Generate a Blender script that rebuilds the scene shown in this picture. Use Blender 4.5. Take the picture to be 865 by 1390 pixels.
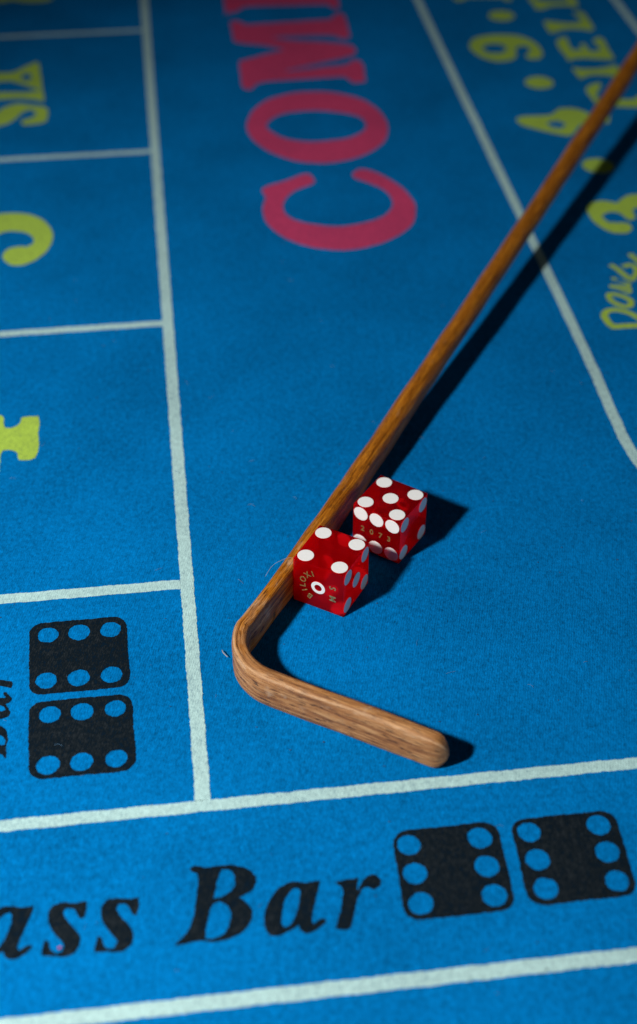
import bpy, bmesh, math, random
from mathutils import Vector, Matrix
from mathutils.geometry import tessellate_polygon

random.seed(7)
for o in list(bpy.data.objects):
    bpy.data.objects.remove(o)
scene = bpy.context.scene
COL = scene.collection

# ------------------------------------------------------------------ camera, world, lamps, exposure
CAM = [[0.0, 0.0, 0.336627], [0.992492, -0.122313, 0.000272], [0.077482, 0.630433, 0.772367], [0.094642, 0.766546, -0.635177]]            # position, right, up, forward (metres)
cd = bpy.data.cameras.new('camera')
cd.sensor_fit = 'VERTICAL'
cd.sensor_height = 38.49
cd.lens = 52.85
cd.shift_y = -45.0 / 1390.0
cd.clip_start = 0.01
cd.clip_end = 50
cam = bpy.data.objects.new('camera', cd)
COL.objects.link(cam)
pos, rt, up, fw = [Vector(v) for v in CAM]
R = Matrix((rt, up, -fw)).transposed().to_4x4()
R.translation = pos
cam.matrix_world = R
cd.dof.use_dof = True
cd.dof.focus_distance = (Vector((.050, .336, .012)) - pos).dot(fw)
cd.dof.aperture_fstop = 7.5
scene.camera = cam

w = bpy.data.worlds.new('World')
scene.world = w
w.use_nodes = True
w.node_tree.nodes['Background'].inputs[0].default_value = (.75, .85, 1, 1)
w.node_tree.nodes['Background'].inputs[1].default_value = .006

def aim(o, at):
    d = Vector(at) - o.location
    o.rotation_euler = d.to_track_quat('-Z', 'Y').to_euler()

key = bpy.data.lights.new('key_lamp', 'SPOT')
key.energy = 24.8
key.shadow_soft_size = .026
key.spot_size = math.radians(93)
key.spot_blend = .8
key.color = (1.0, .985, .97)
ko = bpy.data.objects.new('key_lamp', key)
COL.objects.link(ko)
ko.location = (-.3746, .0916, .469)
aim(ko, (.03, .29, 0))

fill = bpy.data.lights.new('fill_lamp', 'AREA')  # unseen low fill from the right, added to lift the right-hand faces
fill.shape = 'RECTANGLE'
fill.size = .9
fill.size_y = .35
fill.energy = 2.6
fill.color = (.92, .95, 1.0)
fo = bpy.data.objects.new('fill_lamp', fill)
COL.objects.link(fo)
fo.location = (1.5, -.5, .38)
aim(fo, (.05, .33, .01))

scene.view_settings.view_transform = 'Standard'
scene.view_settings.look = 'None'
scene.view_settings.exposure = 0
scene.view_settings.gamma = 1
scene.render.engine = 'CYCLES'
cy = scene.cycles
cy.use_denoising = True
cy.max_bounces = 16
cy.transmission_bounces = 14
cy.glossy_bounces = 8
cy.diffuse_bounces = 4
cy.caustics_reflective = True
cy.caustics_refractive = True
cy.blur_glossy = .3
cy.sample_clamp_indirect = 6

# ------------------------------------------------------------------ materials
def mat(name):
    m = bpy.data.materials.new(name)
    m.use_nodes = True
    nt = m.node_tree
    b = nt.nodes['Principled BSDF']
    return m, nt, b

class N:
    """tiny node helper"""
    def __init__(s, nt): s.nt = nt
    def new(s, t, **kw):
        n = s.nt.nodes.new(t)
        for k, v in kw.items(): setattr(n, k, v)
        return n
    def link(s, a, b): s.nt.links.new(a, b)
    def put(s, sock, v):
        if hasattr(v, 'is_output'): s.link(v, sock)
        else: sock.default_value = v
    def math(s, op, a, b=0.0, c=0.0):
        n = s.new('ShaderNodeMath', operation=op)
        s.put(n.inputs[0], a); s.put(n.inputs[1], b); s.put(n.inputs[2], c)
        return n.outputs[0]
    def noise(s, vec, scale, detail=3, rough=.55):
        n = s.new('ShaderNodeTexNoise')
        n.inputs['Scale'].default_value = scale
        n.inputs['Detail'].default_value = detail
        n.inputs['Roughness'].default_value = rough
        s.link(vec, n.inputs['Vector'])
        return n.outputs['Fac']
    def mapping(s, vec, scale=(1, 1, 1), rot=(0, 0, 0)):
        n = s.new('ShaderNodeMapping')
        n.inputs['Scale'].default_value = scale
        n.inputs['Rotation'].default_value = rot
        s.link(vec, n.inputs['Vector'])
        return n.outputs[0]
    def mix(s, fac, a, b, mode='MIX'):
        n = s.new('ShaderNodeMix', data_type='RGBA', blend_type=mode)
        s.put(n.inputs[0], fac)
        s.put(n.inputs[6], a); s.put(n.inputs[7], b)
        return n.outputs[2]
    def ramp(s, fac, stops):
        n = s.new('ShaderNodeValToRGB')
        e = n.color_ramp.elements
        while len(e) < len(stops): e.new(.5)
        for k, (q, c) in enumerate(stops):
            e[k].position = q; e[k].color = c if len(c) == 4 else (*c, 1)
        s.link(fac, n.inputs[0])
        return n.outputs[0]
    def maprange(s, v, a, b, c, d):
        n = s.new('ShaderNodeMapRange')
        s.put(n.inputs[0], v)
        for k, x in enumerate((a, b, c, d)): n.inputs[k + 1].default_value = x
        return n.outputs[0]

FELT = (.0, .142, .395)

def cloth(name, colour, ink=0.0, lo_=.42, hi_=1.56, grey=0.0):
    """woven casino cloth: twill threads, mottled nap; ink = how much a print flattens it"""
    m, nt, b = mat(name)
    n = N(nt)
    g = n.new('ShaderNodeNewGeometry').outputs['Position']
    tw = n.new('ShaderNodeTexWave', wave_type='BANDS', bands_direction='DIAGONAL')
    tw.inputs['Scale'].default_value = 560
    tw.inputs['Distortion'].default_value = 5.5
    tw.inputs['Detail'].default_value = 2
    tw.inputs['Detail Scale'].default_value = 1.2
    n.link(n.mapping(g, rot=(0, 0, math.radians(62)), scale=(1, 1, 0)), tw.inputs['Vector'])
    th = n.new('ShaderNodeTexWave', wave_type='BANDS', bands_direction='X')
    th.inputs['Scale'].default_value = 640
    th.inputs['Distortion'].default_value = 5
    th.inputs['Detail'].default_value = 2
    n.link(n.mapping(g, scale=(1, 1, 0)), th.inputs['Vector'])
    gr = n.noise(g, 1150, 3, .7)
    md = n.noise(g, 520, 3, .65)
    lo = n.noise(g, 18, 3, .55)
    h = n.math('MULTIPLY_ADD', tw.outputs['Fac'], .30, n.math('MULTIPLY_ADD', th.outputs['Fac'], .14, n.math('MULTIPLY', gr, .8)))
    vo = n.new('ShaderNodeTexVoronoi')
    vo.inputs['Scale'].default_value = 1
    n.link(n.mapping(g, rot=(0, 0, math.radians(-35)), scale=(2600, 1300, 0)), vo.inputs['Vector'])
    sp = n.new('ShaderNodeSeparateColor'); n.link(vo.outputs['Color'], sp.inputs[0])
    cell = sp.outputs[0]                    # every float of thread gets its own random tone
    vo2 = n.new('ShaderNodeTexVoronoi')
    vo2.inputs['Scale'].default_value = 1
    n.link(n.mapping(g, rot=(0, 0, math.radians(-35)), scale=(1300, 560, 0)), vo2.inputs['Vector'])
    sp2 = n.new('ShaderNodeSeparateColor'); n.link(vo2.outputs['Color'], sp2.inputs[0])
    # colour: worn nap, thread contrast
    v = n.math('ADD', n.math('MULTIPLY_ADD', cell, .17, n.math('MULTIPLY_ADD', sp2.outputs[0], .11, -.145)), n.math('MULTIPLY_ADD', h, .40, n.math('MULTIPLY_ADD', md, .52, n.math('MULTIPLY_ADD', lo, .36, -.03))))
    val = n.maprange(v, .33, .93, lo_, hi_)
    hsv = n.new('ShaderNodeHueSaturation')
    hsv.inputs['Color'].default_value = (*colour, 1)
    n.link(val, hsv.inputs['Value'])
    c = hsv.outputs[0]
    if ink:   # the cloth shows a little through the ink where threads are low
        c = n.mix(n.math('MULTIPLY', n.maprange(v, .62, .42, 0, 1), ink), c, (*FELT, 1))
    if grey:  # bare grey fibre ends standing through dark ink
        c = n.mix(n.maprange(v, .62, .95, 0, grey), c, (.10, .105, .11, 1))
    n.link(c, b.inputs['Base Color'])
    b.inputs['Roughness'].default_value = .95
    b.inputs["Specular IOR Level"].default_value = .02
    b.inputs["Sheen Weight"].default_value = .0
    b.inputs['Sheen Roughness'].default_value = .5
    bp = n.new('ShaderNodeBump')
    bp.inputs['Strength'].default_value = .55
    bp.inputs['Distance'].default_value = .00022
    n.link(h, bp.inputs['Height'])
    n.link(bp.outputs[0], b.inputs['Normal'])
    return m

M = {
    'felt': cloth('blue_cloth', FELT),
    'white': cloth('white_ink', (.385, .575, .56), .16, .66, 1.34),
    'red': cloth('red_ink', (.52, .05, .135), .12, .6, 1.4),
    'yellow': cloth('yellow_ink', (.35, .51, .07), .10, .65, 1.35),
    'black': cloth('black_ink', (.0045, .0085, .012), .05, .42, 1.56, .15),
}

MILK = .47
def red_acetate():
    m, nt, b = mat('red_acetate')
    n = N(nt)
    b.inputs['Base Color'].default_value = (.95, .03, .05, 1)
    b.inputs['Transmission Weight'].default_value = 1
    b.inputs['IOR'].default_value = 1.48
    b.inputs['Roughness'].default_value = .0
    va = n.new('ShaderNodeVolumeAbsorption')
    va.inputs['Color'].default_value = (.97, .03, .05, 1)
    va.inputs['Density'].default_value = 10
    n.link(va.outputs[0], nt.nodes['Material Output'].inputs['Volume'])
    ss = n.new('ShaderNodeBsdfPrincipled')          # the slight milkiness of the tinted plastic
    ss.inputs['Base Color'].default_value = (.97, .004, .02, 1)
    ss.inputs['Subsurface Weight'].default_value = 1
    ss.inputs['Subsurface Radius'].default_value = (1, .06, .06)
    ss.inputs['Subsurface Scale'].default_value = .016
    ss.inputs['Subsurface Anisotropy'].default_value = .82
    ss.inputs['IOR'].default_value = 1.48
    ss.inputs['Roughness'].default_value = .05
    tl = n.new('ShaderNodeBsdfTranslucent'); tl.inputs[0].default_value = (1, .002, .012, 1)
    tp = n.new('ShaderNodeBsdfTransparent'); tp.inputs[0].default_value = (1, .10, .12, 1)
    def mixs(f, x, y):
        q = n.new('ShaderNodeMixShader'); q.inputs[0].default_value = f
        n.link(x.outputs[0], q.inputs[1]); n.link(y.outputs[0], q.inputs[2]); return q
    milk = mixs(.76, ss, tl)
    clear = mixs(.80, b, tp)
    n.link(mixs(MILK, clear, milk).outputs[0], nt.nodes['Material Output'].inputs['Surface'])
    return m
M['acetate'] = red_acetate()

def plain(name, colour, rough=.4, metal=0.0, spec=.5, var=.06, scale=900):
    m, nt, b = mat(name)
    n = N(nt)
    g = n.new('ShaderNodeTexCoord').outputs['Object']
    f = n.noise(g, scale, 3)
    hs = n.new('ShaderNodeHueSaturation')
    hs.inputs['Color'].default_value = (*colour, 1)
    n.link(n.maprange(f, .3, .7, 1 - var, 1 + var), hs.inputs['Value'])
    n.link(hs.outputs[0], b.inputs['Base Color'])
    b.inputs['Roughness'].default_value = rough
    b.inputs['Metallic'].default_value = metal
    b.inputs['Specular IOR Level'].default_value = spec
    return m
M['pip'] = plain('white_spot_paint', (.80, .80, .78), .38, 0, .3, .03)
M['gold'] = plain('gold_foil', (.68, .47, .17), .26, .75, .5, .45)
M['lint'] = plain('pale_lint', (.36, .34, .31), .7)
M['lint_red'] = plain('red_lint', (.4, .02, .05), .8)
M['lint_dark'] = plain('dark_lint', (.02, .02, .025), .8)

def wood():
    m, nt, b = mat('varnished_rattan')
    n = N(nt)
    uv = n.new('ShaderNodeUVMap', uv_map='grain').outputs[0]
    sep = n.new('ShaderNodeSeparateXYZ'); n.link(uv, sep.inputs[0])
    u = sep.outputs[0]                     # metres from the tip
    grain = n.noise(n.mapping(uv, scale=(34, 1300, 1)), 1, 5, .62)
    fine = n.noise(n.mapping(uv, scale=(90, 4200, 1)), 1, 3, .6)
    blot = n.noise(n.mapping(uv, scale=(120, 260, 1)), 1, 4, .6)
    pore = n.noise(n.mapping(uv, scale=(240, 2600, 1)), 1, 2, .5)
    g = n.math('MULTIPLY_ADD', fine, .45, n.math('MULTIPLY', grain, .55))
    amber = n.ramp(g, [(.37, (.05, .011, .001)), (.44, (.20, .056, .004)), (.52, (.44, .145, .010)), (.62, (.66, .27, .026))])
    worn = n.ramp(g, [(.37, (.055, .018, .006)), (.44, (.23, .086, .026)), (.51, (.41, .180, .056)), (.61, (.63, .34, .14))])
    wr = n.math('ADD', n.maprange(u, .066, .135, 1, 0), n.maprange(blot, .38, .66, -.35, .35))
    wf = n.maprange(wr, .25, .75, 0, 1)
    c = n.mix(wf, amber, worn)
    # pale worn ridge along the upper outer edge of the foot
    vv = n.math('MULTIPLY', sep.outputs[1], 1 / .0345)
    rg = n.math('SUBTRACT', 1.0, n.math('MULTIPLY', n.math('ABSOLUTE', n.math('SUBTRACT', vv, .41)), 13))
    rn = n.noise(n.mapping(uv, scale=(150, 700, 1)), 1, 3, .6)
    rm = n.math('MULTIPLY', n.maprange(n.math('ADD', rg, n.maprange(rn, .3, .7, -.8, .5)), .3, .9, 0, .75), wf)
    c = n.mix(rm, c, (.65, .40, .21, 1))
    # dark pores and small nicks
    c = n.mix(n.math('MULTIPLY', n.maprange(pore, .57, .66, 0, 1), .85), c, (.035, .014, .006, 1))
    # pale scuffs where the varnish has gone
    c = n.mix(n.math('MULTIPLY', n.math('MULTIPLY', n.maprange(blot, .60, .72, 0, 1), wf), .55), c, (.62, .43, .27, 1))
    n.link(c, b.inputs['Base Color'])
    n.link(n.maprange(wr, 0, 1, .33, .55), b.inputs['Roughness'])
    b.inputs['Specular IOR Level'].default_value = .4
    bp = n.new('ShaderNodeBump')
    bp.inputs['Strength'].default_value = .6
    bp.inputs['Distance'].default_value = .0007
    n.link(n.math('MULTIPLY_ADD', blot, .5, g), bp.inputs['Height'])
    n.link(bp.outputs[0], b.inputs['Normal'])
    return m
M['wood'] = wood()

# ------------------------------------------------------------------ mesh helpers
def link_mesh(name, me, m=None, parent=None, label=None):
    o = bpy.data.objects.new(name, me)
    COL.objects.link(o)
    if m: me.materials.clear(); me.materials.append(m)
    if parent: o.parent = parent
    if label: o['label'] = label
    return o

def from_bm(name, bm, m, parent=None, label=None, smooth=False):
    me = bpy.data.meshes.new(name)
    bm.to_mesh(me); bm.free()
    if smooth:
        for f in me.polygons: f.use_smooth = True
    return link_mesh(name, me, m, parent, label)

def thing(name, label, cat, loc, rz=0, group=None):
    o = bpy.data.objects.new(name, None)
    COL.objects.link(o)
    o.empty_display_size = .01
    o.location = loc
    o.rotation_euler = (0, 0, rz)
    o['label'] = label
    o['category'] = cat
    if group: o['group'] = group
    return o

# ------------------------------------------------------------------ the cloth and its print
bm = bmesh.new()
bmesh.ops.create_grid(bm, x_segments=40, y_segments=40, size=1)
for v in bm.verts:
    v.co.x = v.co.x * 1.3 + .1
    v.co.y = v.co.y * 1.5 + .7
felt = from_bm('table_felt', bm, M['felt'])
felt['kind'] = 'structure'
felt['label'] = 'blue woven casino table cloth printed with white lines and betting words'

Z = [0.00010]
def smooth_loop(pts, corner=50, step=.55):
    """closed Catmull-Rom through the points (mm), true corners kept, finely resampled, woven-edge jitter"""
    P = [Vector(p) for p in pts]
    n = len(P)
    cor = []
    for i in range(n):
        a = P[i] - P[i - 1]; b = P[(i + 1) % n] - P[i]
        cor.append(a.length > 1e-6 and b.length > 1e-6 and math.degrees(a.angle(b)) > corner)
    out = []
    for i in range(n):
        p0, p1, p2, p3 = P[i - 1], P[i], P[(i + 1) % n], P[(i + 2) % n]
        seg = (p2 - p1)
        m1 = seg if cor[i] else (p2 - p0) * .5
        m2 = seg if cor[(i + 1) % n] else (p3 - p1) * .5
        L = seg.length
        if m1.length > 1.3 * L: m1 = m1 * (1.3 * L / m1.length)
        if m2.length > 1.3 * L: m2 = m2 * (1.3 * L / m2.length)
        k = max(2, int(L / step))
        for j in range(k):
            t = j / k
            t2, t3 = t * t, t * t * t
            out.append(p1 * (2*t3 - 3*t2 + 1) + m1 * (t3 - 2*t2 + t) + p2 * (-2*t3 + 3*t2) + m2 * (t3 - t2))
    return out

def ragged(loop, amp=.13):
    ph = [random.uniform(0, 6.28) for _ in range(4)]
    out = []
    for p in loop:
        lx = .05 * math.sin(p.y * 1.3 + ph[0]) + .09 * math.sin(p.y * .37 + ph[1])
        ly = .05 * math.sin(p.x * 1.3 + ph[2]) + .09 * math.sin(p.x * .37 + ph[3])
        out.append(p + Vector((lx + random.uniform(-amp, amp), ly + random.uniform(-amp, amp))))
    return out

def inset(loops, d):
    """pull the ink in by d millimetres from its outline (holes grow)"""
    out = []
    for i, l in enumerate(loops):
        n = len(l)
        area = sum(l[k].x * l[(k + 1) % n].y - l[(k + 1) % n].x * l[k].y for k in range(n))
        sg = (1 if area > 0 else -1) * (1 if i == 0 else -1)
        q = []
        for k in range(n):
            tn = l[(k + 1) % n] - l[k - 1]
            if tn.length < 1e-9: q.append(l[k]); continue
            tn.normalize()
            q.append(l[k] + Vector((-tn.y, tn.x)) * sg * d)
        out.append(q)
    return out

def flat(name, loops_mm, m, label=None, smooth=True, z=None, thin=0.0):
    loops = [smooth_loop(l) if smooth else [Vector(p) for p in l] for l in loops_mm]
    if thin: loops = inset(loops, thin)
    loops = [ragged(l) for l in loops]
    zz = z if z is not None else Z[0]
    L3 = [[Vector((p.x * .001, p.y * .001, 0)) for p in l] for l in loops]
    tris = tessellate_polygon(L3)
    vs = [(p.x, p.y, zz) for l in L3 for p in l]
    fs = []
    for t in tris:
        a, b, c = (Vector(vs[k]) for k in t)
        cr = (b - a).cross(c - a).z
        if abs(cr) < 1e-14: continue
        fs.append(tuple(t) if cr > 0 else tuple(reversed(t)))
    me = bpy.data.meshes.new(name)
    me.from_pydata(vs, [], fs)
    me.update()
    return link_mesh(name, me, m, felt, label)

def dense(pts, step=.7):
    out = []
    for i in range(len(pts)):
        a, b = Vector(pts[i]), Vector(pts[(i + 1) % len(pts)])
        k = max(1, int((b - a).length / step))
        out += [a.lerp(b, j / k) for j in range(k)]
    return out

def rect(x0, y0, x1, y1):
    return dense([(x0, y0), (x1, y0), (x1, y1), (x0, y1)])

def ribbon(pts, width):
    """a stroke of constant width along a polyline"""
    P = [Vector(p) for p in pts]
    L, Rr = [], []
    for i, p in enumerate(P):
        t = (P[min(i + 1, len(P) - 1)] - P[max(i - 1, 0)]).normalized()
        nrm = Vector((-t.y, t.x)) * width * .5
        L.append(p + nrm); Rr.append(p - nrm)
    return L + Rr[::-1]

def catmull_open(pts, k=8):
    P = [Vector(p) for p in pts]
    out = []
    for i in range(len(P) - 1):
        p0 = P[max(i - 1, 0)]; p1 = P[i]; p2 = P[i + 1]; p3 = P[min(i + 2, len(P) - 1)]
        for j in range(k):
            t = j / k
            out.append(.5 * ((2*p1) + (p2 - p0) * t + (2*p0 - 5*p1 + 4*p2 - p3) * t*t + (3*p1 - p0 - 3*p2 + p3) * t**3))
    out.append(P[-1])
    return out

# white lines (millimetres on the table)
def line(loop, label=None): return flat('printed_line', [loop], M['white'], label, smooth=False)
line(rect(-4.2, 262.2, .4, 1500), 'long white line beside the place boxes')
line(rect(-420, 258.1, 720, 262.2), 'white line between the come box and the bar row')
for y, t in ((352.8, 4.6), (518.2, 4.2), (683.8, 4.2), (848.8, 4.2), (1013.8, 4.2)):
    line(rect(-420, y, -4.3, y + t))
line(rect(-420, 195.1, 720, 199.4))
# field line: straight, then swinging out
pts = [(172.7, 1500), (172.7, 900), (172.7, 640), (172.6, 480), (171.9, 440), (171.6, 418), (172.8, 402), (177, 385), (186, 368), (199, 355), (216, 347), (240, 344), (300, 343), (480, 343)]
line(ribbon(catmull_open(pts, 14), 4.4), 'white line round the field box')
line(rect(296.6, 347, 301.2, 1500))

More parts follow.
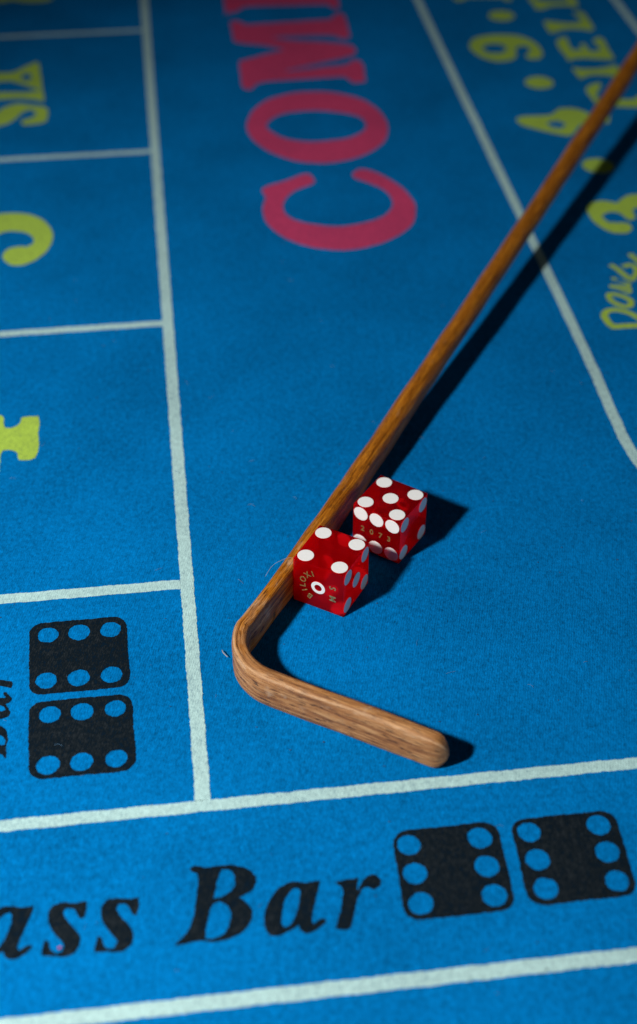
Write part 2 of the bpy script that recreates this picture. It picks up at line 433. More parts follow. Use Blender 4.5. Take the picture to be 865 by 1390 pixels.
GLYPHS = [
  ('printed_letter','red','red letter O',[[(47.5,708.6),(52.1,727.5),(62.1,741.8),(76.3,749),(91.3,749.7),(105.7,744.7),(117.6,733.4),(124.2,715.6),(124.6,697.6),(119.3,681),(109.3,669.6),(95.6,662.3),(81.8,661.3),(68.6,666.1),(57.3,677.4),(49.8,692.4)],[(59.6,708.5),(64.5,718.4),(73.5,723.3),(88.2,724),(102.2,719.2),(110.5,712.7),(112.1,703.6),(108.6,695.2),(100.7,689.5),(90.1,687.4),(79.9,687.5),(70.1,691.3),(63.2,698.8)]]),
  ('printed_letter','red','red letter C',[[(49.1,636),(52.6,640.7),(61.4,644.8),(71.9,651.3),(76.2,650.8),(78,642.7),(75.3,638.4),(67.5,633.8),(62.7,628.1),(59.9,621),(59.2,613.8),(61.1,607.6),(66.3,602.2),(76.2,597.4),(85.3,595.8),(94.8,597.5),(104.9,602.2),(110.1,608.7),(112.2,615.8),(111.9,623.3),(108.3,631.3),(102.1,638.5),(97.3,643),(96.8,648.3),(101.3,653.8),(106.6,651.8),(113.9,643.5),(120.5,631.1),(124,616.8),(123.4,604.7),(119.1,592.2),(111.1,582.7),(100.8,576.1),(90,572.3),(79.8,572.4),(70,575.4),(60.6,581.7),(52.6,592.2),(48.4,603.2),(47.7,616.4),(50.2,628.4)]]),
  ('printed_letter','red','red letter M',[[(50.3,797),(49.3,760.9),(51.1,756.5),(55.1,756),(61.7,764.7),(85.5,766.4),(109.4,767),(113.2,757.6),(121.5,758.4),(123.4,786.1),(118.1,791.7),(112.6,784.9),(98,783),(77.3,779.6),(95.4,787),(118,796.2),(122.5,804.1),(121,812),(110.1,818.1),(84.4,825.2),(74.7,829.5),(89.7,830.1),(109.9,828.4),(115.3,821.8),(121.9,823.8),(122.9,859.9),(117.9,864.8),(112.5,854.8),(87.5,853.7),(60.3,852.5),(55.3,859.7),(49.6,858.3),(49.5,825.9),(56.2,822.3),(68.2,817.7),(78.3,810.6),(67,805.5)]]),
  ('printed_letter','red','red letter E',[[(47.9,868.2),(50.6,872.2),(56.4,874.5),(62.6,881.1),(90.4,880.3),(113.2,879.2),(117.2,871.8),(121,869.6),(123,890.5),(123.3,918),(118.5,920.9),(109.9,919.6),(110.5,911.1),(114.8,905.1),(112.3,898.1),(84,898.8),(84.2,908.8),(88.8,912.9),(88.3,915.7),(73.9,915.6),(74.4,911.9),(79,907.2),(78.3,899.5),(60.9,899.9),(57.3,907.5),(65.6,916.6),(64.5,923.3),(49.3,923.3),(48.2,895.2)]]),
  ('printed_letter','yellow','yellow letter X',[[(-122,780.3),(-123.1,793.4),(-120.1,795.6),(-115.4,789.8),(-105.2,796.4),(-94.6,798.3),(-81.7,797.5),(-75.5,803.5),(-68.1,811.3),(-65.6,809.1),(-63.7,791.4),(-62,770.4),(-64.2,769.1),(-70.1,774.5),(-77.8,781.1),(-83.2,784.3),(-95.8,781.7),(-108,776),(-116.3,774.5)],[(-74.5,792.7),(-71.9,793.7),(-70.4,789.5),(-71.5,784.4),(-74.6,788)]]),
  ('printed_letter','yellow','yellow letter I',[[(-120.4,761.3),(-120.6,770),(-116.1,772),(-97.2,770.7),(-86.8,770.4),(-71,769),(-67.9,770.1),(-62,770.4),(-60.9,759),(-61.6,752.4),(-66.4,756.6),(-75.8,759.5),(-86.2,759.6),(-112.1,760.3),(-117,757.2)]]),
  ('printed_letter','yellow','yellow letter S',[[(-87.4,743.9),(-85.6,748),(-81.7,751.9),(-75.6,754.6),(-69.3,752.1),(-60.5,747.8),(-58.2,740.3),(-58.9,728.5),(-64.4,725.7),(-71.4,724.9),(-74,728),(-73.2,732.6),(-67.8,735.5),(-66.4,740.1),(-68.6,744),(-72.1,742),(-75.8,734.1),(-80.6,727.7),(-88.5,725.2),(-98.6,728.3),(-104.2,736.4),(-104.4,745.9),(-100,749),(-98.7,745.3),(-100.5,740.7),(-96.2,736.6),(-91.1,737.2)]]),
  ('printed_letter','yellow','yellow letter N',[[(-118.6,925.5),(-117.6,912.2),(-100.8,908.2),(-91.3,907.7),(-85.5,909.9),(-78.3,906.4),(-69.9,905.1),(-64,906.3),(-59.9,908.4),(-59.4,912.9),(-64.3,917.5),(-82.4,921)]]),
  ('printed_numeral','yellow','yellow numeral 5',[[(-79.5,627.8),(-75.4,628.1),(-69.2,627.4),(-63.8,624.5),(-58.7,619.7),(-54.8,612.5),(-53,603.2),(-53.6,595.2),(-56.2,587.5),(-60.4,581),(-65.3,577.4),(-69.6,576.8),(-73.1,578.7),(-75.7,582.9),(-76.7,586.9),(-75.3,591.5),(-72.3,594.3),(-68.7,595),(-65.1,594.2),(-63,596.3),(-62.5,599.5),(-63.9,603.7),(-66.8,607.3),(-71.3,609.1),(-75.4,609.2),(-78.5,607.5),(-82.2,602.7),(-84.1,594.1),(-84,585.5),(-100.7,584.4),(-104.5,611.9),(-105.9,629.7),(-99,630.6),(-96.9,601.3),(-90.8,598.9),(-89.4,615),(-85.5,624.7)]]),
  ('printed_numeral','yellow','yellow numeral 4',[[(-71.1,461.5),(-69.9,461.1),(-69.1,459.2),(-68.9,454.2),(-68,452.8),(-66.1,452.8),(-64.3,454.1),(-63.1,456.2),(-62.9,458.2),(-62.1,459.3),(-58.9,459.4),(-55.4,458.9),(-55,454.8),(-55.1,448.1),(-54.8,442.4),(-55,435.9),(-55.8,431.5),(-57.2,431.1),(-59.2,430.5),(-62.3,431.1),(-63.1,432.7),(-63.6,435.7),(-64.7,437.1),(-66.8,438),(-68.6,437.6),(-69.2,435.5),(-69.1,430.5),(-69.1,427.1),(-69.2,424.2),(-70.5,420.3),(-95.9,440.1),(-97.8,443.7),(-98.9,456.6),(-77.1,453.9),(-77.2,460.2),(-75.9,462.1)],[(-75.9,439.3),(-75.3,429.1),(-90.3,441.1)]]),
  ('printed_letter','black','black italic letter B',[[(-7.3,238.9),(-5.5,239.6),(-2.2,238.8),(1.1,239),(5.2,238.5),(8.8,237),(10.9,234.5),(11.1,231.9),(9.7,229.5),(6.2,227.9),(8.2,225.4),(9.3,222.3),(8.1,219.2),(5.7,216.6),(2.4,215.4),(-1.5,215),(-5.8,215.6),(-9.3,215.2),(-12.2,215),(-11.8,215.9),(-10,217.1),(-8.4,219.5),(-6.9,223.5),(-5.8,228.4),(-5,233.4),(-4.9,236.9),(-6.7,237.8)],[(1.8,237.4),(4,237.1),(5.3,235.2),(5.3,232.6),(4,230.2),(1.5,228.7),(-1,228.2),(-0.1,231.9),(0.9,235.3)],[(-1.5,226.6),(0.3,227.2),(2.4,225.8),(3.3,223),(2.7,219.4),(1.1,217.1),(-1.1,216),(-4,216.1),(-3.8,218.6),(-2.8,223)]]),
  ('printed_letter','black','black italic letter a',[[(29,230.5),(27.8,226.8),(26.1,221.9),(24.9,217.9),(25.5,217),(27.5,218.4),(28.6,218.4),(29,217.4),(26.4,215.3),(24.1,214.3),(22.1,215),(21.2,217.1),(18.5,215.8),(15.5,214.6),(13.4,215.1),(12.1,217.8),(12.5,221.5),(14.1,225.5),(17,229.4),(20.9,231.1),(23.8,230.7),(24.9,230.2),(26.8,230.4)],[(22.5,229),(23.1,227.8),(22.4,224.1),(20.8,220.1),(19.1,217.4),(17.4,216.8),(16.8,218.5),(17.4,222.2),(18.9,226.2),(21,228.7)]]),
  ('printed_letter','black','black italic letter r',[[(33,229.4),(36.4,230.1),(39.6,230.1),(38.7,225.9),(40.3,228.3),(42.4,230.4),(44.7,230.6),(46,228.4),(45.2,226.4),(43.2,225.8),(41.6,227),(40.4,226.5),(38.7,224.2),(37.3,220.5),(36.1,216.5),(35.4,214.6),(33.5,214.2),(31.1,214.8),(32.4,217.8),(33.9,222.6),(34.9,227.2),(34.1,228.4)]]),
  ('printed_letter','black','black italic letter s',[[(-35.8,231.7),(-36,228.4),(-36.6,226.3),(-37.8,226.6),(-38.5,228.4),(-39.7,230),(-41.6,230.2),(-42.2,228.8),(-40.6,225.7),(-38.1,222.2),(-37.5,220),(-38.1,217.3),(-40.2,215.6),(-42.9,215.5),(-45,216.1),(-47.9,216.2),(-47.7,218.5),(-47,221.1),(-46.1,220.4),(-45.7,218.6),(-44.4,216.8),(-42.6,216.8),(-41.9,218.5),(-43,220.7),(-45.5,224.6),(-46.2,227.2),(-46.2,229.7),(-44.8,231.7),(-42.3,232.3),(-38.2,231.5),(-36.6,231.8)]]),
  ('printed_numeral','yellow','yellow numeral 3',[[(206.3,597.3),(209.9,603),(215.2,605.1),(219.5,603.9),(223,601.8),(226.1,605.5),(230.5,608.8),(235.8,609.4),(242.4,607.7),(248,603.8),(251.5,595.9),(250.7,585.2),(246.1,575.3),(238.6,568.5),(233.5,566.6),(230.1,568.3),(231.6,573.2),(237.5,575),(242,581),(241.5,587.7),(238,593.5),(232,595.8),(228.9,593.5),(228.6,588.6),(227.8,584.7),(224.2,583.4),(222.5,586.7),(221.1,590.8),(217.6,592.6),(213.5,591.1),(212.3,587.9),(213.8,583.8),(217.4,582.7),(221.2,582.2),(223.8,580),(223.2,575.5),(220.1,572),(215.5,571.9),(211,574.4),(207.6,580.6),(205.7,588.1)]]),
  ('printed_numeral','yellow','yellow numeral 4',[[(194.4,699.1),(196.6,703.2),(202.7,704.3),(214.4,704),(218.8,708.1),(221.4,711.6),(228.8,711),(234.6,707.4),(236.9,703.3),(242.1,703.7),(249.1,701.8),(245.4,689.1),(237.9,689.1),(231.5,689.9),(227.2,686.4),(221.8,678.3),(217.9,676.1),(212.9,679),(203.9,685.6),(196.5,692.3)],[(211.5,694.2),(217.1,695),(220.2,691.3),(216.7,687.1),(213,688.8)]]),
  ('printed_numeral','yellow','yellow numeral 9',[[(189.6,800.5),(193.9,812.3),(201.1,817.2),(212.1,818.2),(222.3,815.6),(229.7,807.9),(232.6,798),(232.7,788.6),(229.6,779.8),(224.6,777.7),(220.5,779.1),(219.9,784.7),(222.6,788),(225,793.3),(224.8,797.1),(221.3,798.5),(217.7,794.2),(216.7,786.9),(213.2,780),(205.8,776.8),(198.9,779),(192.4,787.1)],[(198.6,798.4),(202.2,802.7),(207.3,803.4),(211,799.7),(210.7,795.1),(207.5,790.8),(202.2,790.9),(199.1,793.7)]]),
  ('printed_numeral','yellow','yellow numeral 1',[[(196,882.5),(195.5,877.6),(198.7,873.7),(203.8,876.5),(206.3,878.8),(226.9,876.7),(228.3,872.2),(230.7,870.2),(233.5,872),(234.7,882.1),(231.6,883.1),(227.3,881.9),(200,883.9)]]),
  ('printed_letter','yellow','yellow letter F',[[(242.5,731.9),(246.6,739),(253.3,742.5),(254.6,738),(250.6,730.1),(246.9,722.3),(253.4,719.8),(256.8,719.4),(266.4,718.2),(270.6,722.7),(274.3,720.6),(271.9,701.4),(268,700.3),(266.3,706.1),(252.8,708.3),(244.3,708),(243.1,716.2)]]),
  ('printed_letter','yellow','yellow letter I',[[(242.6,762.1),(244.3,764.5),(249.3,762.1),(259.5,761.7),(267.7,764.3),(271.2,766),(270.3,751.6),(264.4,745.4),(261.9,749.5),(253.8,751.9),(249.8,750.6),(245.1,746.9),(243.3,749.7)]]),
  ('printed_letter','yellow','yellow letter E',[[(243.1,801.5),(247.6,808.6),(253.1,808.9),(251.9,801.3),(251.2,790.1),(256,789.5),(256.1,797),(260.9,799.3),(261.2,786.6),(264.6,786.2),(267.1,790),(265.4,801.6),(271.7,807.6),(274.1,802.4),(273.1,785.6),(273,773.6),(269,771.4),(257.3,775),(249.9,775.5),(243.9,772.6),(243.1,783.7)]]),
  ('printed_letter','yellow','yellow letter L',[[(243.5,833.7),(246.6,836.4),(251.4,833.8),(258.6,830.9),(264.9,831.1),(268,833.8),(266.8,841.1),(264.1,845.9),(272.9,848.6),(273.8,840.2),(273.6,828.1),(273.1,818.1),(269.3,815.7),(263.3,819.4),(255.8,820.3),(248.7,817.2),(243.5,814.9),(242.9,821.9)]]),
  ('printed_letter','yellow','yellow letter D',[[(243.2,871.3),(243.7,866.9),(243.9,854.2),(248.5,853.7),(256.1,858),(265.7,857.9),(269.7,854.8),(273.1,857),(274.2,865.3),(274.4,878.3),(268.4,886.8),(255.6,888.3),(246.8,882.8)],[(249.5,870.5),(256.2,868),(267.4,867.2),(268.7,872.5),(264.3,877.4),(254.8,878.5),(249.7,874.8)]]),
]
BAR = [
  [[(-7.3,238.9),(-5.5,239.6),(-2.2,238.8),(1.1,239),(5.2,238.5),(8.8,237),(10.9,234.5),(11.1,231.9),(9.7,229.5),(6.2,227.9),(8.2,225.4),(9.3,222.3),(8.1,219.2),(5.7,216.6),(2.4,215.4),(-1.5,215),(-5.8,215.6),(-9.3,215.2),(-12.2,215),(-11.8,215.9),(-10,217.1),(-8.4,219.5),(-6.9,223.5),(-5.8,228.4),(-5,233.4),(-4.9,236.9),(-6.7,237.8)],[(1.8,237.4),(4,237.1),(5.3,235.2),(5.3,232.6),(4,230.2),(1.5,228.7),(-1,228.2),(-0.1,231.9),(0.9,235.3)],[(-1.5,226.6),(0.3,227.2),(2.4,225.8),(3.3,223),(2.7,219.4),(1.1,217.1),(-1.1,216),(-4,216.1),(-3.8,218.6),(-2.8,223)]],
  [[(29,230.5),(27.8,226.8),(26.1,221.9),(24.9,217.9),(25.5,217),(27.5,218.4),(28.6,218.4),(29,217.4),(26.4,215.3),(24.1,214.3),(22.1,215),(21.2,217.1),(18.5,215.8),(15.5,214.6),(13.4,215.1),(12.1,217.8),(12.5,221.5),(14.1,225.5),(17,229.4),(20.9,231.1),(23.8,230.7),(24.9,230.2),(26.8,230.4)],[(22.5,229),(23.1,227.8),(22.4,224.1),(20.8,220.1),(19.1,217.4),(17.4,216.8),(16.8,218.5),(17.4,222.2),(18.9,226.2),(21,228.7)]],
  [[(33,229.4),(36.4,230.1),(39.6,230.1),(38.7,225.9),(40.3,228.3),(42.4,230.4),(44.7,230.6),(46,228.4),(45.2,226.4),(43.2,225.8),(41.6,227),(40.4,226.5),(38.7,224.2),(37.3,220.5),(36.1,216.5),(35.4,214.6),(33.5,214.2),(31.1,214.8),(32.4,217.8),(33.9,222.6),(34.9,227.2),(34.1,228.4)]],
]
SCRIPT_STROKES = [
  ([(188.5,494.1),(193,493.7),(198.9,493.4),(208.7,492.8)],8),
  ([(189.2,494.3),(188.5,499.1),(188.6,503.3),(190.9,506.3),(194.2,506.8),(197.8,505.2),(200.9,502.4),(203.3,497.9),(205.9,494.6),(208.7,492.8)],7),
  ([(194.5,516),(195,518.5),(196.5,519.5),(199.3,518.6),(202.2,515.7),(203.3,512.5),(202,509.2),(199.5,508.9),(197.3,510.4),(195.1,513.5),(194.5,516)],6),
  ([(197.5,526.4),(201.1,524.7),(203.7,521.8),(204.7,520.4),(205.4,524.1),(203.5,528.2),(201.3,532.4),(204.1,528.8),(207.5,526.4)],6),
  ([(203,544.3),(204.9,541.1),(206.6,536.3),(208.8,530.8),(210.7,532.5),(213.2,536.1),(213.9,540.6),(211.9,543.2),(208.3,542)],6),
  ([(214.8,553),(216.3,548.4),(217.9,542.2),(219.5,539.3)],6),
]
for name, col, label, loops in GLYPHS:
    ym = max(p[1] for p in loops[0])
    flat(name, loops, M[col], label, thin=0 if ym < 420 else (.75 if ym > 640 else .35))

# second s and the a of the cropped word, same type
def shifted(loops, dx, dy): return [[(x + dx, y + dy) for x, y in l] for l in loops]
S_loops = [g for g in GLYPHS if g[2] == 'black italic letter s'][0][3]
flat('printed_letter', shifted(S_loops, 14.3, -.5), M['black'], 'black italic letter s')
flat('printed_letter', shifted(BAR[1], -79.1, 1.7), M['black'], 'black italic letter a')
# the same word turned to read up the table in the don't come box
for loops, nm in zip(BAR, 'Bar'):
    flat('printed_letter', [[(-60.2 - .66 * (y - 215), 285.2 + .66 * (x + 12.2)) for x, y in l] for l in loops],
         M['black'], 'small sideways black letter ' + nm)
for s, wd in SCRIPT_STROKES:
    flat('printed_letter', [ribbon(catmull_open(s, 7), wd * .47)], M['yellow'], 'yellow script stroke', smooth=False)
    Z[0] += .00001
Z[0] = .0001

def disc(cx, cy, rx, ry=None, n=40):
    ry = ry or rx
    return [Vector((cx + rx * math.cos(2*math.pi*k/n), cy + ry * math.sin(2*math.pi*k/n))) for k in range(n)]
for cx, cy_ in ((224.8, 641.5), (219.5, 745.8), (220.3, 847)):
    flat('printed_dot', [disc(cx, cy_, 8.2)], M['yellow'], smooth=False)

def round_rect(x0, y0, x1, y1, r):
    out = []
    for cx, cy_, a in ((x1 - r, y1 - r, 0), (x0 + r, y1 - r, 90), (x0 + r, y0 + r, 180), (x1 - r, y0 + r, 270)):
        out += [(cx + r * math.cos(math.radians(a + 9 * k)), cy_ + r * math.sin(math.radians(a + 9 * k))) for k in range(11)]
    return dense(out)
def skew(l, dx, y0, y1):        # the printing drifts a touch along the cloth
    return [Vector((p.x + dx * (p.y - y0) / (y1 - y0), p.y)) for p in l]
def printed_die(x0, y0, x1, y1, xs, ys, label, dx=0, r=4.6, pr=3.5):
    loops = [skew(round_rect(x0, y0, x1, y1, r), dx, y0, y1)] + [disc(x, y, pr * random.uniform(.95, 1.04)) for x in xs for y in ys]
    flat('printed_die', loops, M['black'], label, smooth=False)
printed_die(-54.3, 309.8, -22.2, 342.0, (-49, -38.7, -28.3), (336.0, 315.6), 'black printed die with six spots, upper of two in the come bar box', dx=-1)
printed_die(-53.3, 275.9, -21.0, 306.9, (-47.6, -37.5, -27.1), (301.1, 281.0), 'black printed die with six spots, lower of two in the come bar box', dx=-1)
printed_die(50.4, 214.7, 81.4, 244.4, (55.6, 76.2), (239.2, 229.6, 219.9), 'black printed die with six spots beside the word Bar', dx=1)
printed_die(85.1, 215.2, 116.2, 244.2, (90.9, 111.4), (239.4, 230.0, 220.3), 'black printed die with six spots near the right edge', dx=1)

# ------------------------------------------------------------------ the stick
def lerp_table(tab, x):
    if x <= tab[0][0]: return tab[0][1]
    for (a, va), (b, vb) in zip(tab, tab[1:]):
        if x <= b:
            t = (x - a) / (b - a); t = t * t * (3 - 2 * t)
            return va + (vb - va) * t
    return tab[-1][1]

def stick():
    df = Vector((math.cos(math.radians(-32.8)), math.sin(math.radians(-32.8))))
    nf = Vector((-df.y, df.x))
    da = Vector((math.cos(math.radians(56.5)), math.sin(math.radians(56.5))))
    na = Vector((-da.y, da.x))
    F0 = Vector((.0439, .2802)) + nf * .0026          # on the foot's centre line
    A0 = Vector((.0337, .3436)) + na * .0026          # on the arm's centre line
    # corner of the two centre lines
    det = df.x * (-da.y) - df.y * (-da.x)
    d = A0 - F0
    t = (d.x * (-da.y) - d.y * (-da.x)) / det
    corner = F0 + df * t
    Rb = .0180
    ang = math.radians(89.3)
    tan_len = Rb * math.tan((math.pi - (math.pi - ang)) / 2)
    tip = F0 + df * .0320
    foot_len = (tip - corner).length - tan_len
    path = []                                          # (pos2d, kind, local)
    k = 22
    for i in range(k + 1): path.append((tip + (corner - tip).normalized() * foot_len * i / k, None))
    # bend
    p_in = corner + df * tan_len
    p_out = corner + da * tan_len
    cen = p_in + nf * Rb
    a0 = math.atan2((p_in - cen).y, (p_in - cen).x); a1 = math.atan2((p_out - cen).y, (p_out - cen).x)
    while a1 > a0: a1 -= 2 * math.pi
    for i in range(1, 24):
        a = a0 + (a1 - a0) * i / 24
        path.append((cen + Vector((math.cos(a), math.sin(a))) * Rb, None))
    a_start = (p_out - A0).dot(da)
    a_vals = [a_start + (.13 - a_start) * i / 40 for i in range(41)] + [.13 + (.85 - .13) * i / 90 for i in range(1, 91)]
    off = [(-.02, 0), (.0, .0), (.03, .0008), (.0505, .0015)]
    for a in a_vals:
        o = lerp_table(off, a) if a < .0505 else .0015 + math.tan(math.radians(1.2)) * (a - .0505)
        if a > .06: o -= .0006 * math.sin(math.pi * min(1, (a - .06) / .6)) * 1.0
        path.append((A0 + da * a + na * o, a))
    P = [p for p, _ in path]
    arc = [0]
    for i in range(1, len(P)): arc.append(arc[-1] + (P[i] - P[i - 1]).length)
    W_ = [(-.01, .0052), (0, .0056), (.03, .0066), (.06, .0080), (.1, .0084), (.2, .0085), (.4, .0090), (.7, .0097), (.85, .0102)]
    H_ = [(-.01, .0134), (0, .0132), (.03, .0122), (.06, .0106), (.1, .0094), (.2, .0088), (.4, .0090), (.7, .0097), (.85, .0102)]
    E_ = [(-.01, 5.0), (.03, 3.4), (.08, 2.3), (.12, 2.0)]
    rnd = random.Random(3)
    ns = 28
    rings = []
    for i, (p, a) in enumerate(path):
        q = a if a is not None else -.02
        w_, h_, e_ = lerp_table(W_, q), lerp_table(H_, q), lerp_table(E_, q)
        s = arc[i]
        if s < .03:   # the foot's tip: a little slimmer, rounded over
            h_ *= 1 - .06 * (1 - s / .03)
            w_ *= 1 + .10 * (1 - s / .03)
        rt_ = .0038
        if s < rt_:
            f = math.sqrt(max(0, 1 - ((rt_ - s) / rt_) ** 2))
            w_ *= max(.02, f); hh = h_ * max(.04, .35 + .65 * f) if s > 0 else h_ * .3
            z0 = h_ * .5
            h_ = hh
        else:
            z0 = h_ * .5
        z = z0 if a is None else max(z0, .0063 + .0563 * max(0, a - .0505))
        if a is not None and a < .0505:
            z = max(z0, z0 + (.0067 - z0) * max(0, min(1, a / .0505)))
        wob = .00010 * math.sin(s * 61) + .00008 * math.sin(s * 143 + 1)
        T = (P[min(i + 1, len(P) - 1)] - P[max(i - 1, 0)]).normalized()
        nrm = Vector((-T.y, T.x))
        ring = []
        for k in range(ns):
            th = -math.pi / 2 + 2 * math.pi * k / ns
            c, sn = math.cos(th), math.sin(th)
            x = math.copysign(abs(c) ** (2 / e_), c) * w_ / 2
            y = math.copysign(abs(sn) ** (2 / e_), sn) * h_ / 2
            x += rnd.uniform(-1, 1) * .00006 + .00012 * math.sin(k * 2.1 + s * (140 + 37 * (k % 5)) + k * k); y += rnd.uniform(-1, 1) * .00005 + .00010 * math.sin(k * 1.7 + s * (170 + 41 * (k % 4)))
            ring.append(Vector((p.x + nrm.x * (x + wob), p.y + nrm.y * (x + wob), max(.00012, z + y))))
        rings.append(ring)
    bm = bmesh.new()
    uvl = bm.loops.layers.uv.new('grain')
    V = [[bm.verts.new(v) for v in r] for r in rings]
    per = .0345
    for i in range(len(V) - 1):
        for k in range(ns):
            k2 = (k + 1) % ns
            f = bm.faces.new((V[i][k], V[i + 1][k], V[i + 1][k2], V[i][k2]))
            uu = (arc[i], arc[i + 1], arc[i + 1], arc[i])
            vv = (k, k, k + 1, k + 1)
            for l, a_, b_ in zip(f.loops, uu, vv): l[uvl].uv = (a_, b_ / ns * per)
    for end, idx in ((V[0], 0), (V[-1], -1)):
        f = bm.faces.new(end if idx else end[::-1])
        for l in f.loops: l[uvl].uv = (arc[idx], (l.vert.co.x + l.vert.co.z) % .03)
    bmesh.ops.recalc_face_normals(bm, faces=bm.faces)
    o = from_bm('craps_stick', bm, M['wood'], smooth=True)
    md = o.modifiers.new('smooth', 'SUBSURF'); md.levels = 1; md.render_levels = 1
    o['label'] = 'long bent wooden craps stick with worn hooked end lying on blue cloth'
    o['category'] = 'stick'
    return o
stick()

# ------------------------------------------------------------------ dice
A = .01905
bm = bmesh.new()
bmesh.ops.create_cube(bm, size=A)
bmesh.ops.bevel(bm, geom=list(bm.edges), offset=.00032, segments=2, affect='EDGES', profile=.5)
body_me = bpy.data.meshes.new('body')
bm.to_mesh(body_me); bm.free()
body_me.materials.append(M['acetate'])

def lathe_disc(r, depth, proud, inner=0.0, n=40):
    """a filled spot (or ring) sunk into the face: local z = outward"""
    bm = bmesh.new()
    def circ(rad, z): return [bm.verts.new((rad * math.cos(2*math.pi*k/n), rad * math.sin(2*math.pi*k/n), z)) for k in range(n)]
    top, e1, bot = circ(r - .00006, proud), circ(r, proud - .00004), circ(r, -depth)
    def strip(a, b):
        for k in range(n):
            bm.faces.new((a[k], a[(k+1) % n], b[(k+1) % n], b[k]))
    strip(e1, top); strip(bot, e1)
    if inner:
        ti, bi = circ(inner, proud), circ(inner, -depth)
        strip(top, ti); strip(ti, bi); strip(bi, bot)
    else:
        bm.faces.new(top); bm.faces.new(bot[::-1])
    bmesh.ops.recalc_face_normals(bm, faces=bm.faces)
    me = bpy.data.meshes.new('spot')
    bm.to_mesh(me); bm.free()
    me.materials.append(M['pip'])
    return me
spot_me = lathe_disc(.00278, .00025, .00004)
ring_me = lathe_disc(.0026, .0004, .00004, inner=.00138)

h = A / 2
q = .00635
SP = {1: [(0, 0)], 2: [(-q, -q), (q, q)], 3: [(-q, -q), (0, 0), (q, q)], 4: [(-q, -q), (-q, q), (q, -q), (q, q)],
      5: [(-q, -q), (-q, q), (q, -q), (q, q), (0, 0)], 6: [(s * q, t) for s in (-1, 0, 1) for t in (-q, q)]}

letters = {}
def letter_mesh(ch, size):
    if (ch, size) in letters: return letters[(ch, size)]
    cu = bpy.data.curves.new('letter', 'FONT')
    cu.body = ch; cu.size = size; cu.extrude = .00004; cu.align_x = 'CENTER'; cu.align_y = 'CENTER'
    cu.resolution_u = 3
    cu.offset = .00006
    o = bpy.data.objects.new('letter', cu)
    COL.objects.link(o)
    bpy.context.view_layer.update()
    me = bpy.data.meshes.new_from_object(o.evaluated_get(bpy.context.evaluated_depsgraph_get()))
    bpy.data.objects.remove(o)
    me.materials.clear(); me.materials.append(M['gold'])
    letters[(ch, size)] = me
    return me

def die(label, x, y, a, faces, texts):
    """x, y = corner towards the camera; a = heading of its right-hand bottom edge.
    faces: (top, bottom, left_front, right_back, right_front, left_back)"""
    root = thing('casino_die', label, 'die', (x, y, 0), a, 'red casino dice by the stick')
    lift = .00016
    body = link_mesh('body', body_me, None, root)
    body.location = (h, h, h + lift)
    C = Vector((h, h, h + lift))
    # outward normal, u (reading right), v (up) of each face in the die's own axes:
    # x runs right along the right-front face, y runs left along the left-front face
    FR = {'top': ((0, 0, 1), (0, -1, 0), (1, 0, 0)), 'bottom': ((0, 0, -1), (0, -1, 0), (-1, 0, 0)),
          'left_front': ((-1, 0, 0), (0, -1, 0), (0, 0, 1)), 'right_back': ((1, 0, 0), (0, 1, 0), (0, 0, 1)),
          'right_front': ((0, -1, 0), (1, 0, 0), (0, 0, 1)), 'left_back': ((0, 1, 0), (-1, 0, 0), (0, 0, 1))}
    def place(o, fr, pu, pv, turn=0.0, out=0.0):
        n_, u_, v_ = (Vector(k) for k in FR[fr])
        m = Matrix((u_, v_, n_)).transposed().to_4x4()
        m.translation = C + n_ * (h + out) + u_ * pu + v_ * pv
        o.matrix_local = m @ Matrix.Rotation(turn, 4, 'Z')
    for fr, num in zip(('top', 'bottom', 'left_front', 'right_back', 'right_front', 'left_back'), faces):
        if num == 1:
            o = link_mesh('ring_spot', ring_me, None, root)
            place(o, fr, 0, 0)
            continue
        for pu, pv in SP[num]:
            o = link_mesh('spot', spot_me, None, root)
            place(o, fr, pu, pv)
    for fr, ch, pu, pv, turn, size in texts:
        o = link_mesh('gold_letter', letter_mesh(ch, size), None, root)
        place(o, fr, pu, pv, turn, .00003)
    return root

D1, D2 = [[0.04937, 0.33211, 0.96259], [0.07225, 0.35594, 0.87802]]
H90 = math.pi / 2
t1 = []
# gold words round the ring, read with the face turned a quarter: BILOXI over, MS under
for ch, deg in zip('BILOXI', (238, 211, 190, 164, 133, 110)):
    th = math.radians(deg)
    t1.append(('left_front', ch, .0058 * math.cos(th), .0058 * math.sin(th), th - H90, .0032))
t1.append(('left_front', 'M', .0056, -.0026, H90, .0034))
t1.append(('left_front', 'S', .0056, .0022, H90, .0034))
die('clear red die with four white spots on top, nearer the bend of the stick', *D1, (4, 3, 1, 6, 5, 2), t1)
t2 = [('left_front', ch, u_, 0.0 , 0, .0031) for ch, u_ in zip('2073', (-.0054, -.0018, .0018, .0052))]
die('clear red die with five white spots on top, farther from the bend of the stick', *D2, (5, 2, 6, 1, 4, 3), t2)

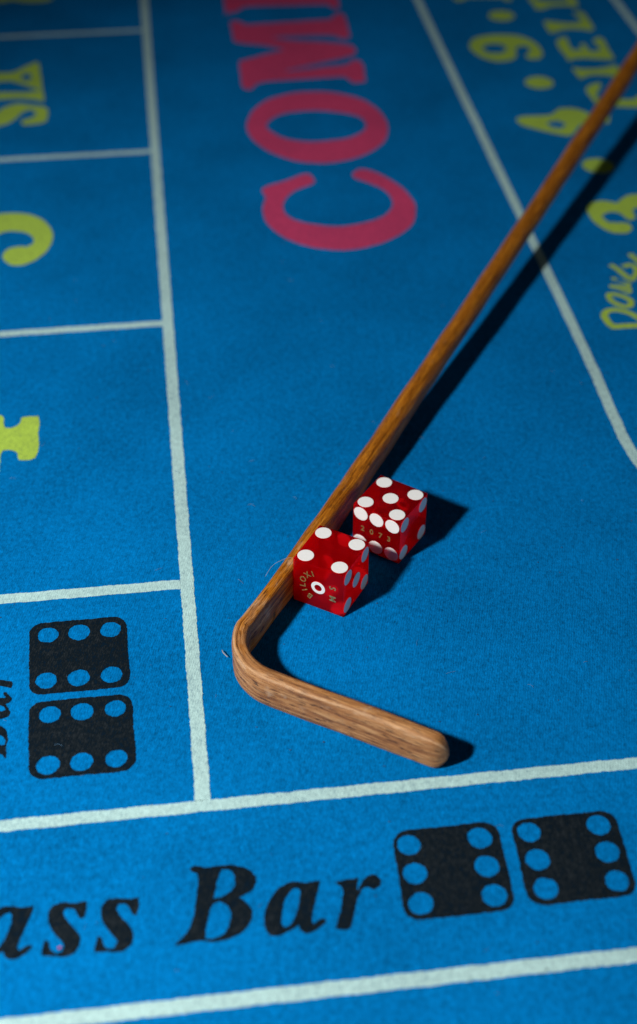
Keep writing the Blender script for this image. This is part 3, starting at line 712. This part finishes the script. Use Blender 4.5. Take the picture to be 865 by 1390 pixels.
# ------------------------------------------------------------------ lint and hairs
def hair(pts, r, m, label, name='lint_fibre', cat='lint'):
    P = catmull_open([(p[0], p[1]) for p in pts], 5)
    Zs = catmull_open([(p[2], 0) for p in pts], 5)
    bm = bmesh.new()
    prev = None
    for i, (p, zz) in enumerate(zip(P, Zs)):
        t = (P[min(i + 1, len(P) - 1)] - P[max(i - 1, 0)]).normalized()
        nr = Vector((-t.y, t.x))
        ring = [bm.verts.new(((p.x + nr.x * r * math.cos(a)), (p.y + nr.y * r * math.cos(a)), zz.x + r * math.sin(a))) for a in (0, 1.26, 2.51, 3.77, 5.03)]
        if prev:
            for k in range(5): bm.faces.new((prev[k], prev[(k + 1) % 5], ring[(k + 1) % 5], ring[k]))
        else: bm.faces.new(ring[::-1])
        prev = ring
    bm.faces.new(prev)
    bmesh.ops.recalc_face_normals(bm, faces=bm.faces)
    o = from_bm(name, bm, m, smooth=True)
    o['label'] = label; o['category'] = cat
    return o
hair([(.0335, .3432, .0192), (.0312, .3437, .0185), (.0270, .3434, .0162), (.0242, .3402, .0145)], .000045, M['lint'],
     'pale curved hair lying over the stick beside the nearer die')
hair([(.0095, .3180, .0010), (.0083, .3195, .0014), (.0079, .3215, .0008)], .00016, M['lint'],
     'short white fibre on the cloth left of the bend')

# a red fleck of ink on the second s, and the loose specks that a used cloth gathers
flat('ink_spot', [disc(-42.9, 218.3, .5, .45, 12)], M['lint_red'], 'small red fleck on a black letter', smooth=False, z=.00018)
bm = bmesh.new()
for _ in range(150):
    x, y = random.uniform(-.08, .20), random.uniform(.19, .62)
    r = random.uniform(.00012, .00030)
    a0 = random.uniform(0, 6.28)
    v = [bm.verts.new((x + r * random.uniform(.6, 1.8) * math.cos(a0 + k * 1.57), y + r * random.uniform(.5, 1.1) * math.sin(a0 + k * 1.57), .00022 + random.uniform(0, .0001))) for k in range(4)]
    top = bm.verts.new((x, y, .0004))
    for k in range(4): bm.faces.new((v[k], v[(k + 1) % 4], top))
fl = from_bm('lint_specks', bm, M['lint_dark'])
fl['kind'] = 'stuff'
fl['label'] = 'tiny dark specks of lint scattered over the blue cloth'

bm = bmesh.new()
for _ in range(70):
    x, y = random.uniform(-.08, .18), random.uniform(.19, .60)
    a, L, bend = random.uniform(0, 6.28), random.uniform(.0008, .0032), random.uniform(-.9, .9)
    r = random.uniform(.00003, .00006)
    prev = None
    for k in range(5):
        c = Vector((x, y, .00016 + .00025 * math.sin(k * .78)))
        dr = Vector((math.cos(a), math.sin(a), 0)); sd = Vector((-dr.y, dr.x, 0))
        ring = [bm.verts.new(c + sd * r), bm.verts.new(c + Vector((0, 0, r * 1.6))), bm.verts.new(c - sd * r)]
        if prev:
            for q0 in range(3): bm.faces.new((prev[q0], prev[(q0 + 1) % 3], ring[(q0 + 1) % 3], ring[q0]))
        prev = ring
        x += math.cos(a) * L / 4; y += math.sin(a) * L / 4; a += bend * .5
M['lint_blue'] = plain('faded_blue_lint', (.10, .22, .36), .85)
fb = from_bm('lint_threads', bm, M['lint_blue'])
fb['kind'] = 'stuff'
fb['label'] = 'short faded threads shed by the blue cloth'
